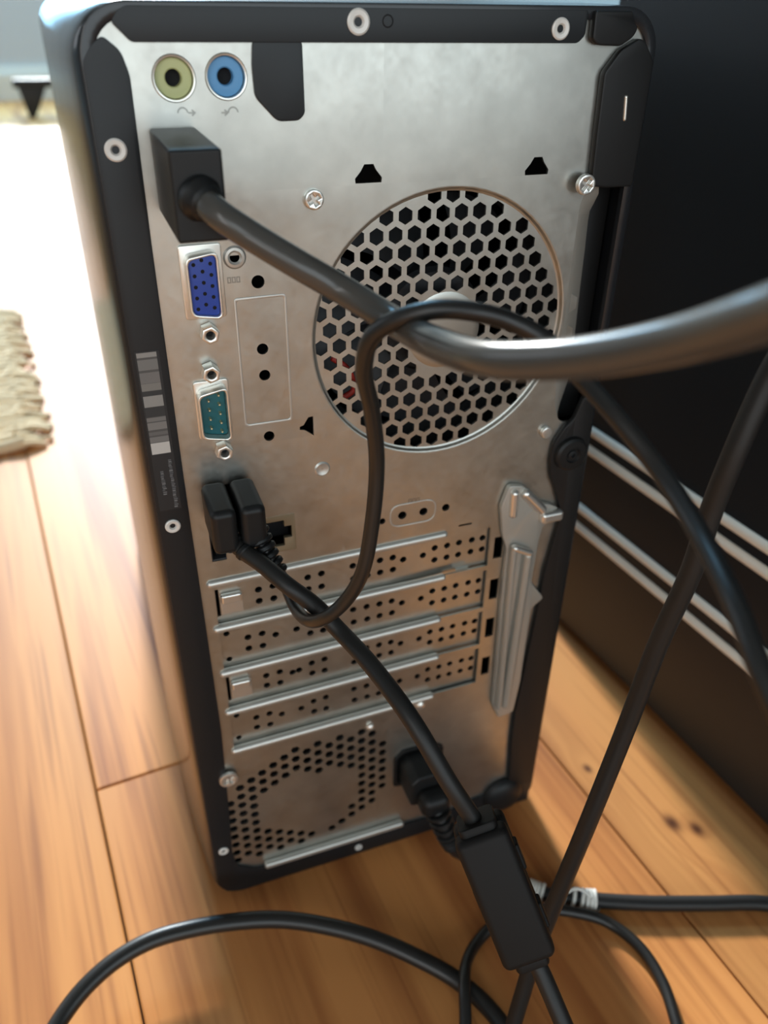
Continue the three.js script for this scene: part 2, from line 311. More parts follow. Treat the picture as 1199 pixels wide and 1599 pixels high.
  // bent right edge of the panel beside the fan
  {
    const rows = 26, cols = 8, P = [], I = [];
    const edge = [[329, 163.4], [326, 164.4], [320, 165.2], [306, 165.8], [293, 166.1], [270, 166.9], [254.7, 167], [246, 165.2], [238.7, 161.8]];
    const right = (y) => { for (let i = 0; i + 1 < edge.length; i++) if (y <= edge[i][0] && y >= edge[i + 1][0]) { const t = (edge[i][0] - y) / (edge[i][0] - edge[i + 1][0]); return edge[i][1] + (edge[i + 1][1] - edge[i][1]) * t; } return edge[8][1]; };
    const left = (y) => (y < 246 ? 157 + (246 - y) * 0.43 : y < 262 ? 155.8 + (262 - y) / 16 * 1.2 : 155.8);
    for (let j = 0; j <= rows; j++) for (let i = 0; i <= cols; i++) { const y = 329 - j / rows * 90.2, t = i / cols, a = left(y) - 0.6, b = right(y); P.push(a + (b - a) * t, y, -0.05 - 8 * Math.pow(t, 1.4) * (y > 318 ? Math.max(0.2, (329 - y) / 11) : 1)); }
    for (let j = 0; j < rows; j++) for (let i = 0; i < cols; i++) { const a = j * (cols + 1) + i, b = a + cols + 1; I.push(a, b, a + 1, a + 1, b, b + 1); }
    const g2 = new THREE.BufferGeometry(); g2.setAttribute('position', new THREE.Float32BufferAttribute(P, 3)); g2.setAttribute('uv', new THREE.Float32BufferAttribute(P.filter((_, i) => i % 3 < 2), 2)); g2.setIndex(I); g2.computeVertexNormals();
    tp('bent_edge', g2, M.steelShaded);
  }

  // fan grille: pressed-in disc with hexagons, a rim and the blank middle
  const cells = { p: [], tri(a, b, c) { this.p.push(...a, ...b, ...c); } };
  const PX = 6.6, PY = 5.9, zt = -1.5, zb = -2.3;
  const cellPts = (x, y) => [[0, PY * 2 / 3], [-PX / 2, PY / 3], [-PX / 2, -PY / 3], [0, -PY * 2 / 3], [PX / 2, -PY / 3], [PX / 2, PY / 3]].map(([a, b]) => [x + a, y + b]);
  for (let j = -2; j < 19; j++) for (let i = -10; i < 11; i++) {
    const x = 95.2 + i * PX + (((j % 2) + 2) % 2 ? PX / 2 : 0), y = 328.8 - j * PY, q = Math.hypot(x - FAN[0], y - FAN[1]);
    if (q > 52.5) continue;
    const o = cellPts(x, y);
    if (q < 46.2 && q > 14.6) {
      const h = o.map(([a, b]) => [x + (a - x) * 0.715, y + (b - y) * 0.715]);
      for (let k = 0; k < 6; k++) {
        const n = (k + 1) % 6, up = (v, z) => [v[0], v[1], z];
        cells.tri(up(o[k], zt), up(o[n], zt), up(h[n], zt)); cells.tri(up(o[k], zt), up(h[n], zt), up(h[k], zt));
        cells.tri(up(h[k], zt), up(h[n], zt), up(h[n], zb)); cells.tri(up(h[k], zt), up(h[n], zb), up(h[k], zb));
      }
    } else for (let k = 1; k < 5; k++) cells.tri([...o[0], zt], [...o[k], zt], [...o[k + 1], zt]);
  }
  const gg = new THREE.BufferGeometry(); gg.setAttribute('position', new THREE.Float32BufferAttribute(cells.p, 3)); gg.setAttribute('uv', new THREE.Float32BufferAttribute(cells.p.filter((_, i) => i % 3 < 2), 2)); gg.computeVertexNormals();
  const grille = tp('fan_grille', gg, M.steel);
  tp('grille_rim', lathe([[FAN_R + 0.2, 0.02], [FAN_R - 0.4, -0.15], [47.0, -1.3], [46.4, -1.5]], ...FAN, 0, 72), M.steel, undefined, grille);
  tp('grille_hub', lathe([[0, 0.35], [11.5, 0.35], [13.2, 0.15], [13.8, 0]], FAN[0] + 0.8, FAN[1] - 0.5, -1.5, 40), M.steel, undefined, grille);

  // fan behind the grille
  const fan = tp('cooling_fan', [lathe([[0, 2], [18, 2], [19.5, 0], [19.5, -16], [0, -16]], ...FAN, -12, 40)], M.fanBlade);
  for (let k = 0; k < 7; k++) {
    const P = [], I = [], nu = 6, nv = 5;
    for (let i = 0; i <= nu; i++) for (let j = 0; j <= nv; j++) { const r = 18 + i / nu * 26, a = k / 7 * Math.PI * 2 + (j / nv - 0.5) * (0.62 + i / nu * 0.16) + i / nu * 0.25; P.push(FAN[0] + r * Math.cos(a), FAN[1] + r * Math.sin(a), -18 + (j / nv - 0.5) * 12); }
    for (let i = 0; i < nu; i++) for (let j = 0; j < nv; j++) { const a = i * (nv + 1) + j, b = a + nv + 1; I.push(a, b, a + 1, a + 1, b, b + 1); }
    const g3 = new THREE.BufferGeometry(); g3.setAttribute('position', new THREE.Float32BufferAttribute(P, 3)); g3.setAttribute('uv', new THREE.Float32BufferAttribute(P.filter((_, i) => i % 3 < 2), 2)); g3.setIndex(I); g3.computeVertexNormals();
    tp('fan_blade', g3, M.fanBlade, undefined, fan);
  }
  tp('fan_wire', tube([[68, 275, -8], [73, 271, -7], [76, 262, -8], [70, 258, -9]], 1.1, 30, 8), M.red, 'red wire seen through the grille', fan);
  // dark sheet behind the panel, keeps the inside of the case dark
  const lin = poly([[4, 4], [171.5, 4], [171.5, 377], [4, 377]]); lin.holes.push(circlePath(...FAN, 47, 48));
  tp('dark_liner', slab(lin, -26, -24), M.inside);
}
{
  // black frame round the back
  const f = (pts, z0, z1, r = 1.2, b = 0.3) => slab(smoothPoly(pts, r), z0, z1, b);
  tp('frame_flange', f([[0.5, 367], [2.2, 369.6], [4.2, 371.6], [6.4, 373.0], [10.4, 369.6], [11.9, 364], [11.4, 321], [11.2, 243], [12.0, 116], [10.4, 60], [9.3, 33], [10.6, 21.5], [19.6, 15.2], [24, 14.4], [97, 13.6], [125, 12], [134.4, 15.8], [159.4, 18.6], [174, 19], [174, 1.6], [12, 1.6], [4, 4], [0.5, 12]], 0.1, 1.3, 1.6, 0.1), M.blackPaint);
  tp('frame_flange', f([[9.0, 376.0], [13.4, 371.5], [146.2, 371.0], [148.5, 373.0], [148.7, 379.6], [13, 379.6], [10.6, 378.2]], 0.1, 1.3, 1.0, 0.1), M.blackPaint);
  tp('frame_corner', f([[150.2, 379.6], [150.4, 372], [152.6, 370.5], [160.8, 370.2], [165.0, 372.6], [166.4, 375.2], [164.2, 377.2], [163.6, 379.6]], 0.1, 3.0, 1.2, 0.5), M.blackPlastic);
  tp('frame_flange', f([[169.8, 371.5], [167.6, 372.4], [161.2, 369.2], [156.2, 363.0], [156.6, 345], [157.2, 329.2], [163.8, 328.4], [174, 328.4], [174, 366]], 0.1, 3.2, 1.4, 0.6), M.blackPlastic);
  tp('frame_flange', f([[164.5, 330], [174, 330], [174, 236], [160, 236], [162, 240]], -12, -9.5, 0.8), M.blackPlastic);
  tp('frame_flange', f([[168.3, 250], [165.2, 241], [161.2, 237.5], [157.4, 230.7], [156.9, 223], [158.1, 215.6], [163.8, 202], [166.1, 195], [162, 165], [160.9, 139], [158.5, 100], [156.8, 79], [157.0, 57.7], [158.8, 28], [160, 17], [174, 17], [174, 250]], 0.1, 2.6, 1.6, 0.6), M.blackPlastic);
  const bump = tp('screw_boss', lathe([[7.6, 0], [7.2, 2.2], [6.2, 2.9], [3.4, 3.1], [2.8, 2.2], [0, 2.0]], 165.6, 225.6, 2.2, 32), M.blackPlastic);
  tp('boss_screw', lathe([[2.2, 0], [2.0, 0.9], [0.9, 1.1], [0.7, 0.4], [0, 0.4]], 165.6, 225.6, 4.0, 20), M.blackPaint, undefined, bump);
  tp('lock_tab', f([[45.2, 372], [44.6, 366.2], [44.9, 358.2], [51.0, 351.8], [57.2, 351.9], [59.1, 353.6], [59.0, 372]], 0.05, 0.9, 1.6, 0.2), M.blackPaint);
  tp('silver_slit', bar(165.4, 356, 166.1, 349.6, 0.65, 3.3), M.tin, 'thin silver slit in the black frame');  // thin silver bar drawn where the frame has a slit
  tp('case_foot', lathe([[12, 0], [11, 2.2], [8.6, 4.2], [4, 5.2], [0, 5.4]], 157, 13.5, 1.0, 32), M.blackPlastic);
  tp('bottom_rail', [box(74, 3.4, 3.4, 61, 16.2, 1.8, 1.2, 3).rotateZ(0)], M.steelPlain, 'grey folded steel lip along the bottom');
  // washers, screws
  for (const [x, y, r, zz] of [[75.1, 376.3, 3.3, 1.3], [139.5, 374.8, 3.0, 1.3], [5.4, 346.2, 3.0, 1.3], [5.1, 223.6, 2.7, 1.3], [5.3, 36.5, 2.4, 1.3], [73.4, 6.6, 2.0, 1.3]])
    tp('rivet', lathe([[r, 0], [r, 0.5], [r * 0.85, 0.8], [r * 0.5, 0.7], [r * 0.36, 0.2], [r * 0.3, -0.6], [0, -0.6]], x, y, zz, 28), M.washer);
  tp('frame_hole', lathe([[1.7, 0.02], [1.3, 0.06], [1.2, -0.5], [0, -0.5]], 83.9, 376.5, 1.3, 20), M.hole);
  const crossHead = (x, y, r, turn, z = 0) => {
    const a = r * 0.17, b = r * 0.62, cross = [[-a, b], [a, b], [a, a], [b, a], [b, -a], [a, -a], [a, -b], [-a, -b], [-a, -a], [-b, -a], [-b, a], [-a, a]].map(([u, v]) => [u * Math.cos(turn) - v * Math.sin(turn), u * Math.sin(turn) + v * Math.cos(turn)]);
    const sh = new THREE.Shape(); for (let i = 0; i < 28; i++) { const t = i / 28 * Math.PI * 2; i ? sh.lineTo(r * Math.cos(t), r * Math.sin(t)) : sh.moveTo(r * Math.cos(t), r * Math.sin(t)); } sh.closePath(); sh.holes.push(polyPath(cross));
    return [slab(sh, 0.4, 1.7, 0.45).translate(x, y, z), cyl(r, r, 0.5, x, y, z, 28)];
  };
  for (const [x, y, r, t, z] of [[60.9, 330.1, 3.0, 0.5, 0], [154.5, 330.1, 3.4, 0.9, 3], [153.9, 236.2, 2.4, 0.3, 0.2], [12.2, 86, 4.2, 0.7, 1.2]]) tp('screw', crossHead(x, y, r, t, z), M.steelBright);
  tp('stamped_dimple', lathe([[3.0, 0.02], [2.4, 0.5], [1.6, 0.3], [0, -0.1]], 60.9, 235.8, 0, 24), M.steelPlain);
  tp('stamped_dimple', lathe([[2.2, 0.02], [1.8, 1.2], [0.8, 1.8], [0, 1.9]], 80, 93.4, 0, 20), M.steelBright);
  tp('stamped_dimple', lathe([[2.6, 0.02], [2.2, 1.4], [1.0, 2.2], [0, 2.3]], 105, 99.5, 0, 20), M.steelBright);
  tp('stamped_dimple', lathe([[3.6, 0.02], [3.0, 0.5], [2.2, 0.6], [1.6, 0.1], [1.5, 0.02]], 35.4, 314.6, 0, 24), M.steelPlain);

  // sockets
  for (const [x, y, mat, label] of [[23.3, 363, M.green, 'pale green socket ring'], [37.4, 363.2, M.blue, 'light blue socket ring']]) {
    const j = tp('audio_jack', lathe([[5.9, 0.02], [5.6, 0.5], [5.2, 0.4], [5.0, -2.6]], x, y, 0, 36), M.tin);
    tp('jack_ring', lathe([[5.1, -2.2], [4.9, -1.3], [4.4, -1.1], [2.5, -1.2], [2.2, -1.5], [2.1, -5]], x, y, 0, 36), mat, label, j);
    tp('jack_core', lathe([[2.3, -4], [0, -4]], x, y, 0, 20), M.hole, undefined, j);
  }
  const dsub = (x0, x1, y0, y1, r, taper) => smoothPoly([[x0, y0 + taper], [x1, y0], [x1, y1], [x0, y1 - taper]], r);
  const shellOf = (x0, x1, y0, y1, taper, depth, z) => { const s2 = dsub(x0, x1, y0, y1, 2.2, taper); s2.holes.push(new THREE.Path(dsub(x0 + 0.75, x1 - 0.75, y0 + 0.75, y1 - 0.75, 1.8, taper).getPoints(6))); return slab(s2, z, z + depth, 0.25); };
  {
    const v = tp('vga_port', [slab(smoothPoly([[18.6, 296.8], [31.4, 296.8], [31.4, 319.4], [18.6, 319.4]], 1.2), 0, 0.9, 0.2), shellOf(19.8, 29.6, 297.6, 318.2, 1.4, 5, 0.8)], M.tin);
    tp('port_insert', slab(dsub(20.6, 28.8, 298.4, 317.4, 1.8, 1.3), 0.5, 4.6, 0.4), M.vgaBlue, 'blue plastic insert', v);
    for (let k = 0; k < 15; k++) { const row = Math.floor(k / 5), i = k % 5; tp('pin_hole', cyl(0.6, 0.6, 0.12, 22.2 + row * 2.5, 301.2 + i * 3.35 + (row === 1 ? 1.2 : 0), 4.55, 10), M.hole, undefined, v); }
  }
  {
    const v = tp('serial_port', [slab(smoothPoly([[18.2, 255.2], [29.6, 255.2], [29.6, 276.0], [18.2, 276.0]], 1.2), 0, 0.9, 0.2), shellOf(18.6, 28.6, 255.6, 275.0, 1.8, 5, 0.8)], M.tin);
    tp('port_insert', slab(dsub(19.4, 27.8, 256.4, 274.2, 1.8, 1.7), 0.5, 2.4, 0.3), M.serialTeal, 'dark teal plastic insert', v);
    for (let k = 0; k < 9; k++) { const row = k < 5 ? 0 : 1, i = row ? k - 5 : k; tp('pin', new THREE.CapsuleGeometry(0.42, 2.2, 3, 8).rotateX(Math.PI / 2).translate(row ? 22.2 : 25.6, (row ? 260.4 : 258.7) + i * 3.3, 3.0), M.gold, undefined, v); }
  }
  for (const [x, y] of [[25.0, 292.6], [24.0, 279.6], [25.6, 250.8]]) {
    const s3 = new THREE.Shape(); for (let i = 0; i < 6; i++) { const a = i / 6 * Math.PI * 2 + 0.3; i ? s3.lineTo(x + 3 * Math.cos(a), y + 3 * Math.sin(a)) : s3.moveTo(x + 3 * Math.cos(a), y + 3 * Math.sin(a)); } s3.closePath(); s3.holes.push(circlePath(x, y, 1.35, 16));
    const n = tp('hex_standoff', [slab(s3, 0, 5.2, 0.5)], M.tin);
    tp('thread_hole', cyl(1.4, 1.4, 0.1, x, y, 1.5, 14), M.hole, undefined, n);
  }
  // pressed outline of the blanking plate and of the antenna oval
  const outline = (shape, inner) => { const s4 = shape; s4.holes.push(new THREE.Path(inner.getPoints(6))); return slab(s4, -0.05, 0.3, 0.14); };
  const rr = (x0, y0, x1, y1, r) => smoothPoly([[x0, y0], [x1, y0], [x1, y1], [x0, y1]], r);
  tp('blanking_plate', outline(rr(33.9, 257.2, 50.8, 302, 1.4), rr(34.7, 258, 50, 301.2, 1.2)), M.steelPlain);
  tp('blanking_plate', outline(rr(87.8, 203.4, 107.8, 214, 5), rr(88.4, 204, 107.2, 213.4, 4.6)), M.steelPlain);
  // network socket with its stepped opening; usb shells below the two plugs
  {
    const o = rr(34.0, 202.6, 49.6, 219, 0.5); o.holes.push(polyPath([[35.4, 204.6], [41, 203.9], [41, 205.2], [45.2, 205.2], [45.2, 208.6], [48.2, 208.6], [48.2, 213.8], [45.4, 213.8], [45.4, 216.6], [35.4, 216.6]]));
    const n = tp('network_port', slab(o, -1.6, 0.1, 0.05), M.socket);
    tp('port_cavity', box(14.5, 15, 0.6, 41.8, 210.8, -10), M.hole, undefined, n);
  }
  for (const [x, y] of [[20.5, 214], [30.0, 214]]) {
    const o = rr(x - 3.4, y - 10.4, x + 3.4, y + 24, 0.6); o.holes.push(new THREE.Path(rr(x - 2.7, y - 9.6, x + 2.7, y + 23, 0.4).getPoints(4)));
    const n = tp('usb_port', slab(o, -8, -0.4, 0.2), M.fanBlade);  // shell and tongue near-black, shade of the opening put into the colour
    tp('port_tongue', box(1.6, 30, 7, x - 0.6, y + 7, -4.6), M.hole, undefined, n);
  }
  // expansion slot covers
  const upper = [[27.9, 13.5 + 0], [33.8, 13.8], [39.3, 11.6], [27.8, 7.7], [33.7, 7.4], [48.2, 12], [54, 14.3], [59.7, 14.8], [54, 8.2], [59.6, 8.1], [73, 15.3], [79, 15.3], [84.8, 15.2], [90.4, 15.2], [95.1, 13.0], [73.2, 8.6], [79.3, 8.6], [84.9, 8.8], [90.6, 8.8], [104, 13.0], [109.2, 15.6], [114.9, 15.5], [120.4, 15.7], [126.4, 15.7], [131.4, 15.6], [109.4, 9.2], [115, 9.2], [120.4, 9.3], [126.2, 9.4], [131.6, 9.5]];
  for (let k = 0; k < 4; k++) {
    const a = RIBS[k], b = RIBS[k + 1], s5 = poly([[15.8, b[1]], [134.8, b[3]], [134.8, a[3]], [15.8, a[1]]]), dx = (k % 2 === 0) ? 6 : 0;
    for (const [x, y] of upper) { const xx = x < 41 ? x + dx : x; s5.holes.push(circlePath(xx, Math.min(a[3] - 3, b[1] + (a[1] - b[1]) / 23.2 * (y + 0.4) + (x - 15) * 0.008), 1.5, 10)); }
    if (dx) s5.holes.push(rectPath(17.0, b[1] + 4.5, 18.3, b[1] + 17.6)); else s5.holes.push(circlePath(19.5, b[1] + 18.6, 1.3, 10), circlePath(19.4, b[1] + 5, 1.3, 10));
    const cover = tp('slot_cover', slab(s5, -3.2, -2.2), M.steel);
    if (dx) tp('slot_tab', [box(8.2, 4.4, 2.6, 22.9, b[1] + 13.4, -1.0, 1.0, 3), box(8.8, 9, 0.7, 23, b[1] + 9.6, -2.0, 0.3)], M.steelBright, undefined, cover);
  }
  for (const r of RIBS) tp('slot_rib', bar(...r, 1.75, -0.3, 1.1), M.steelPlain);
  // screw-down bracket on the right of the slots
  const br = tp('slot_bracket', slab(smoothPoly([[139, 215], [146, 213.6], [153.8, 203.6], [160, 201.8], [164.4, 199.2], [163.4, 192.4], [157.8, 191.6], [156.6, 183.6], [155.8, 161], [163.6, 150.4], [157.6, 145.5], [157.4, 100], [155.6, 79], [147.5, 77.5], [143.4, 88], [141.2, 160], [141, 183], [138.4, 190], [136, 205]], 2), 0.2, 2.8, 0.6), M.bracket);
  tp('bracket_rail', [bar(143.4, 184, 145.6, 88, 1.5, 4.2, 1.3), bar(151.2, 178, 149.6, 88, 2.3, 3.4, 1.2)], M.bracket, undefined, br);
  tp('bracket_clip', [bar(143.6, 184.6, 151.0, 180.4, 1.6, 5.0, 1.2), box(10.5, 5.2, 4.6, 160.2, 196.6, 3.6, 1.6, 3), bar(141.5, 211, 141.8, 201, 1.8, 3.2), bar(146.8, 210, 155.4, 200.6, 2.2, 3.2)], M.steelBright, undefined, br);
  // power inlet
  const inl = smoothPoly([[92.4, 46.4], [118.6, 41], [118.8, 66.4], [112.4, 71], [96.8, 71], [92.4, 66.6]], 1.2); inl.holes.push(new THREE.Path(smoothPoly([[94.4, 48.4], [116.6, 43.6], [116.6, 65.4], [111.8, 69], [97.6, 69], [94.4, 65.6]], 1).getPoints(4)));
  const inlet = tp('power_inlet', slab(inl, -10, 1.4, 0.4), M.blackPlastic);
  tp('inlet_floor', box(25, 28, 0.8, 105.5, 56.5, -9.6), M.hole, undefined, inlet);
}
// printed matter on the case: barcode sticker on the left flange, faint socket symbols
function printed(w, h, draw) {
  const c = document.createElement('canvas'); c.width = w; c.height = h; draw(c.getContext('2d'), w, h);
  const t = new THREE.CanvasTexture(c); t.colorSpace = THREE.SRGBColorSpace; return t;
}
{
  const sticker = printed(128, 1024, (g, w, h) => {
    g.fillStyle = '#1b1e21'; g.fillRect(0, 0, w, h);
    const Y = (mm) => (288.6 - mm) / 58.2 * h;
    // bars run across the narrow label; read from the photograph top to bottom
    const bars = [[288.2, 286.6, '#8a8783'], [285.9, 282.4, '#716f6c'], [281.6, 278.0, '#6d6a68'], [277.9, 275.4, '#77746f'], [273.6, 269.8, '#8a8783'], [266.0, 264.6, '#6d6b69'], [264.2, 261.6, '#767370'], [260.8, 259.6, '#5f5d5c'], [259.0, 257.0, '#6f6d6b'], [256.8, 252.6, '#b9b5b0']];
    g.fillStyle = '#4c4b4a'; g.fillRect(8, Y(288.2), 106, Y(252.6) - Y(288.2));
    for (const [a, b, col] of bars) { g.fillStyle = col; g.fillRect(8, Y(a), 106, Y(b) - Y(a)); }
    g.fillStyle = '#2b2d2f'; g.fillRect(8, Y(275.3), 106, Y(273.7) - Y(275.3)); g.fillRect(8, Y(269.7), 106, Y(266.2) - Y(269.7));
    // worn, no longer readable lines of small type
    const worn = (x, y0, y1, size, s) => { for (let y = Y(y0), i = 0; y < Y(y1); i++) { const l = 7 + hash(i, s, 3) * 8; g.fillStyle = ['#55575a', '#6a6c6e', '#4a4c4f'][i % 3]; g.fillRect(x + hash(i, s, 1) * 4, y, size * (0.6 + hash(i, s, 2) * 0.4), l * 0.72); y += l; } };
    worn(88, 250, 231.6, 24, 1); worn(34, 246, 236.6, 24, 2);
  });
  const m = std(C(1, 1, 1), 0.5, 0, { map: sticker });
  const g = new THREE.BoxGeometry(7.4, 58.2, 0.12);
  tp('barcode_sticker', g.translate(5.3, 288.6 - 29.1, 1.36), m, 'grey barcode sticker with worn print');
  const symbol = (n) => printed(64, 64, (q) => { q.clearRect(0, 0, 64, 64); q.strokeStyle = 'rgba(80,80,76,0.3)'; q.lineWidth = 5; q.beginPath(); if (n === 0) { q.arc(24, 34, 14, Math.PI, 0); q.moveTo(40, 34); q.lineTo(58, 34); q.moveTo(50, 26); q.lineTo(59, 34); q.lineTo(50, 42); } else if (n === 1) { q.arc(40, 34, 14, Math.PI, 0); q.moveTo(4, 34); q.lineTo(24, 34); q.moveTo(14, 26); q.lineTo(24, 34); q.lineTo(14, 42); } else { for (const x of [8, 26, 44]) q.rect(x, 22, 11, 20); } q.stroke(); });
  [[25.4, 354.8, 0, 6], [37.8, 354.6, 1, 6], [34.6, 307.8, 2, 5], [98, 214.6, 2, 6]].forEach(([x, y, n, s]) => {
    tp('socket_symbol', new THREE.PlaneGeometry(s, s).translate(x, y, 0.06), std(C(1, 1, 1), 0.6, 0, { map: symbol(n), transparent: true }), 'small faint grey symbol');
  });
}

// ---------------------------------------------------------------- cables (world millimetres)
const strain = (pts, r0, r1, rings) => {                                   // ribbed sleeve along the first stretch of a cable
  const c = curveOf(pts), out = [];
  for (let i = 0; i < rings; i++) { const t = i / (rings - 1), p = c.getPoint(t), d = c.getTangent(t), r = r0 + (r1 - r0) * t; out.push(along([p.x, p.y, p.z], [p.x + d.x, p.y + d.y, p.z + d.z], crease(new THREE.LatheGeometry([[0, -1.1], [r * 0.86, -1.1], [r, -0.6], [r, 0.6], [r * 0.86, 1.1], [0, 1.1]].map(([a, b]) => new THREE.Vector2(a, b)), 20), 0.5))); }
  return out;
};
{
  const t = thing('video_cable', 'thick grey-black video cable with a big square plug, sweeping across the fan grille', 'cable', [20, 0, 0]);
  const g = (list) => (Array.isArray(list) ? list : [list]).map((q) => plain(q).translate(-20, 0, 0));
  const body = (z0, z1, x0, x1, y0, y1) => box(x1 - x0, y1 - y0, z1 - z0, (x0 + x1) / 2, (y0 + y1) / 2, (z0 + z1) / 2, 0.8, 3);
  part('plug_housing', g([body(1.5, 40, 14.9, 27.6, 329.6, 351.2)]), M.blackPlastic, t);
  part('plug_shell', g([body(0.2, 3, 16, 26.6, 331, 350)]), M.tin, t);
  const P = [[21.5, 340.0, 36], [22.4, 339.4, 42], [24.6, 337.4, 46.5], [31.0, 333.0, 50], [41.2, 326.6, 55.5], [51.5, 320.4, 60], [59.8, 316.0, 72.5], [60.8, 319.3, 99.4], [61.4, 324.4, 121.4], [67.4, 330.8, 139.6], [71.1, 339.7, 157.7], [70.8, 349.2, 173.9], [69.5, 357.5, 187], [72, 368, 203], [86, 384, 222]];
  part('strain_relief', g([along([21.3, 340.2, 39.5], [22.6, 339.2, 43], crease(new THREE.LatheGeometry([[0, -0.5], [5.6, -0.5], [5.6, 1.2], [4.9, 2.2], [4.5, 3.6], [3.7, 4.4]].map((q) => new THREE.Vector2(...q)), 28), 0.5))]), M.blackPlastic, t);
  part('cord', g([tube(P, 3.65, 360, 24)]), M.cableThick, t);
}
{
  const t = thing('usb_cable', 'thin black cable looping up from a small plug and arching over the thick video cable', 'cable', [33, 0, 0]);
  const g = (list) => list.map((q) => plain(q).translate(-33, 0, 0));
  part('plug_housing', g([box(8.6, 16.4, 22, 30.2, 231.2, 13.2, 2.4, 4), box(6.0, 12, 4, 30, 230, 1.2, 0.6)]), M.blackPlastic, t);
  const P = [[31.4, 226, 19], [33.6, 220, 22.5], [36.6, 213.6, 26], [39.2, 205.3, 24.5], [40.0, 202.9, 35.3], [41.4, 209.0, 50.7], [45.0, 216.3, 58.4], [49.6, 223.4, 61.7], [54.2, 235.8, 65.1], [57.3, 255.1, 65.7], [58.3, 274.0, 65.9], [55.8, 291.1, 68.5], [52.2, 304.9, 72.9], [53.0, 314.4, 76.9], [57.4, 319.5, 81.4], [64.9, 322.5, 86.0], [73.0, 322.2, 89.2], [82.2, 319.3, 90.9], [89.0, 315.7, 94.6], [94.6, 309.0, 102.6], [97.7, 303.8, 113.6], [101.8, 295.8, 126.9], [100.7, 290.3, 143.0], [95.1, 286.6, 162.4], [92.3, 279.8, 176.1], [96, 262, 196], [120, 200, 240], [150, 90, 290], [165, 3, 330], [200, 2.4, 380]];
  part('strain_relief', g(strain(P.slice(0, 3), 4.8, 3.4, 6)), M.blackPlastic, t);
  part('cord', g([tube(P, 2.25, 420, 16)]), M.cableThin, t);
}
{
  const t = thing('usb_cable', 'black cable from the leftmost small plug, hanging down through a chunky black ferrite block', 'cable', [22, 0, 0]);
  const g = (list) => list.map((q) => plain(q).translate(-22, 0, 0));
  part('plug_housing', g([box(8.6, 17, 22, 20.4, 231, 13.2, 2.4, 4), box(6.0, 12, 4, 20.6, 230, 1.2, 0.6)]), M.blackPlastic, t);
  const P = [[20.8, 229, 12], [22.4, 225, 17.6], [26.0, 222.4, 23.5], [30.4, 220.4, 29.5], [37.0, 216.2, 39.0], [44.3, 209.8, 43.6], [50.9, 202.5, 51.1], [55.9, 201.1, 69.2], [62.4, 193.4, 87.0], [70.1, 176.7, 101.2], [78.4, 159.0, 110.1], [85.8, 129.8, 130.3], [89.0, 121.3, 138.4], [90.9, 113.9, 146.6], [94, 100, 160], [100, 60, 185], [108, 14, 215], [118, 3, 260], [140, 3, 330]];
  P[7] = [56.2, 199.6, 66];
  part('strain_relief', g(strain([[21, 228.6, 12.6], [22.6, 224.8, 18], [26.0, 222.4, 23.5]], 4.8, 3.4, 4)), M.blackPlastic, t);
  part('cord', g([tube(P, 2.95, 360, 18)]), M.cableMatt, t);
  // ferrite block clamped on the cord
  const a = V(78.0, 161.2, 108.6), b = V(87.3, 124.4, 132.8), L = a.distanceTo(b), ax = b.clone().sub(a).normalize();
  const side = V(0.9, 0.3, 0.2).sub(ax.clone().multiplyScalar(V(0.9, 0.3, 0.2).dot(ax))).normalize(), up = new THREE.Vector3().crossVectors(side, ax);
  const basis = new THREE.Matrix4().makeBasis(side, ax, up).setPosition(a);
  const loc = (q) => plain(q).applyMatrix4(basis).translate(-22, 0, 0);
  const sec = (w, d, r) => smoothPoly([[-w, -d], [w, -d], [w, d], [-w, d]], r);
  const half = (z0, z1) => crease(new RoundedBoxGeometry(17.4, L, z1 - z0, 3, 2.6).translate(0, L / 2, (z0 + z1) / 2), 0.6);
  const fer = part('ferrite_block', [loc(half(-8.4, 0.1))], M.ferrite, t);
  part('ferrite_lid', [loc(half(0.25, 8.4))], M.ferrite, fer);
  part('clamp_latch', [loc(box(2.2, 9, 6, 8.6, L * 0.3, 0.4, 0.8)), loc(box(2.2, 9, 6, 8.6, L * 0.76, 0.4, 0.8)), loc(box(2.0, 7, 4, -8.4, L * 0.5, 0, 0.8))], M.ferrite, fer);
  part('ferrite_collar', [loc(slab(sec(6.2, 6.2, 2.4), -2.6, 1, 0.6).rotateX(-Math.PI / 2)), loc(slab(sec(5.6, 5.6, 2.4), -1, 3.4, 0.6).rotateX(-Math.PI / 2).translate(0, L, 0))], M.ferrite, fer);
}
{
  const t = thing('power_cord', 'black power cord from the moulded plug low on the back, lying along the floor', 'power cord', [106, 0, 0]);
  const g = (list) => list.map((q) => plain(q).translate(-106, 0, 0));
  const face = smoothPoly([[95.2, 49], [114.8, 45], [115, 63.6], [110.6, 67.6], [99, 67.6], [95.2, 64]], 1.6);
  part('plug_housing', g([slab(face, -4, 17, 1.4, 3), box(15, 13, 12, 105.6, 54, 21, 4.6, 4)]), M.blackPlastic, t);
  const P = [[105.8, 52, 22], [107.6, 45, 27.5], [110.6, 34, 30], [115.5, 22, 29], [122, 13, 28], [130, 7.5, 34], [140, 4.2, 45], [152.0, 4, 55.2], [170.2, 4, 65.0], [196.2, 4, 76.5], [226.2, 4, 87.5], [254, 4, 97.4], [264, 4, 104], [267, 4, 116], [266, 4, 140], [262, 4, 200], [262, 4, 300]];
  part('strain_relief', g(strain([[106.6, 49, 25], [109.6, 37.6, 29.4], [112.4, 29, 30]], 6.2, 4.6, 7)), M.blackPlastic, t);
  part('cord', g([tube(P, 3.7, 260, 18)]), M.cableMatt, t);
}
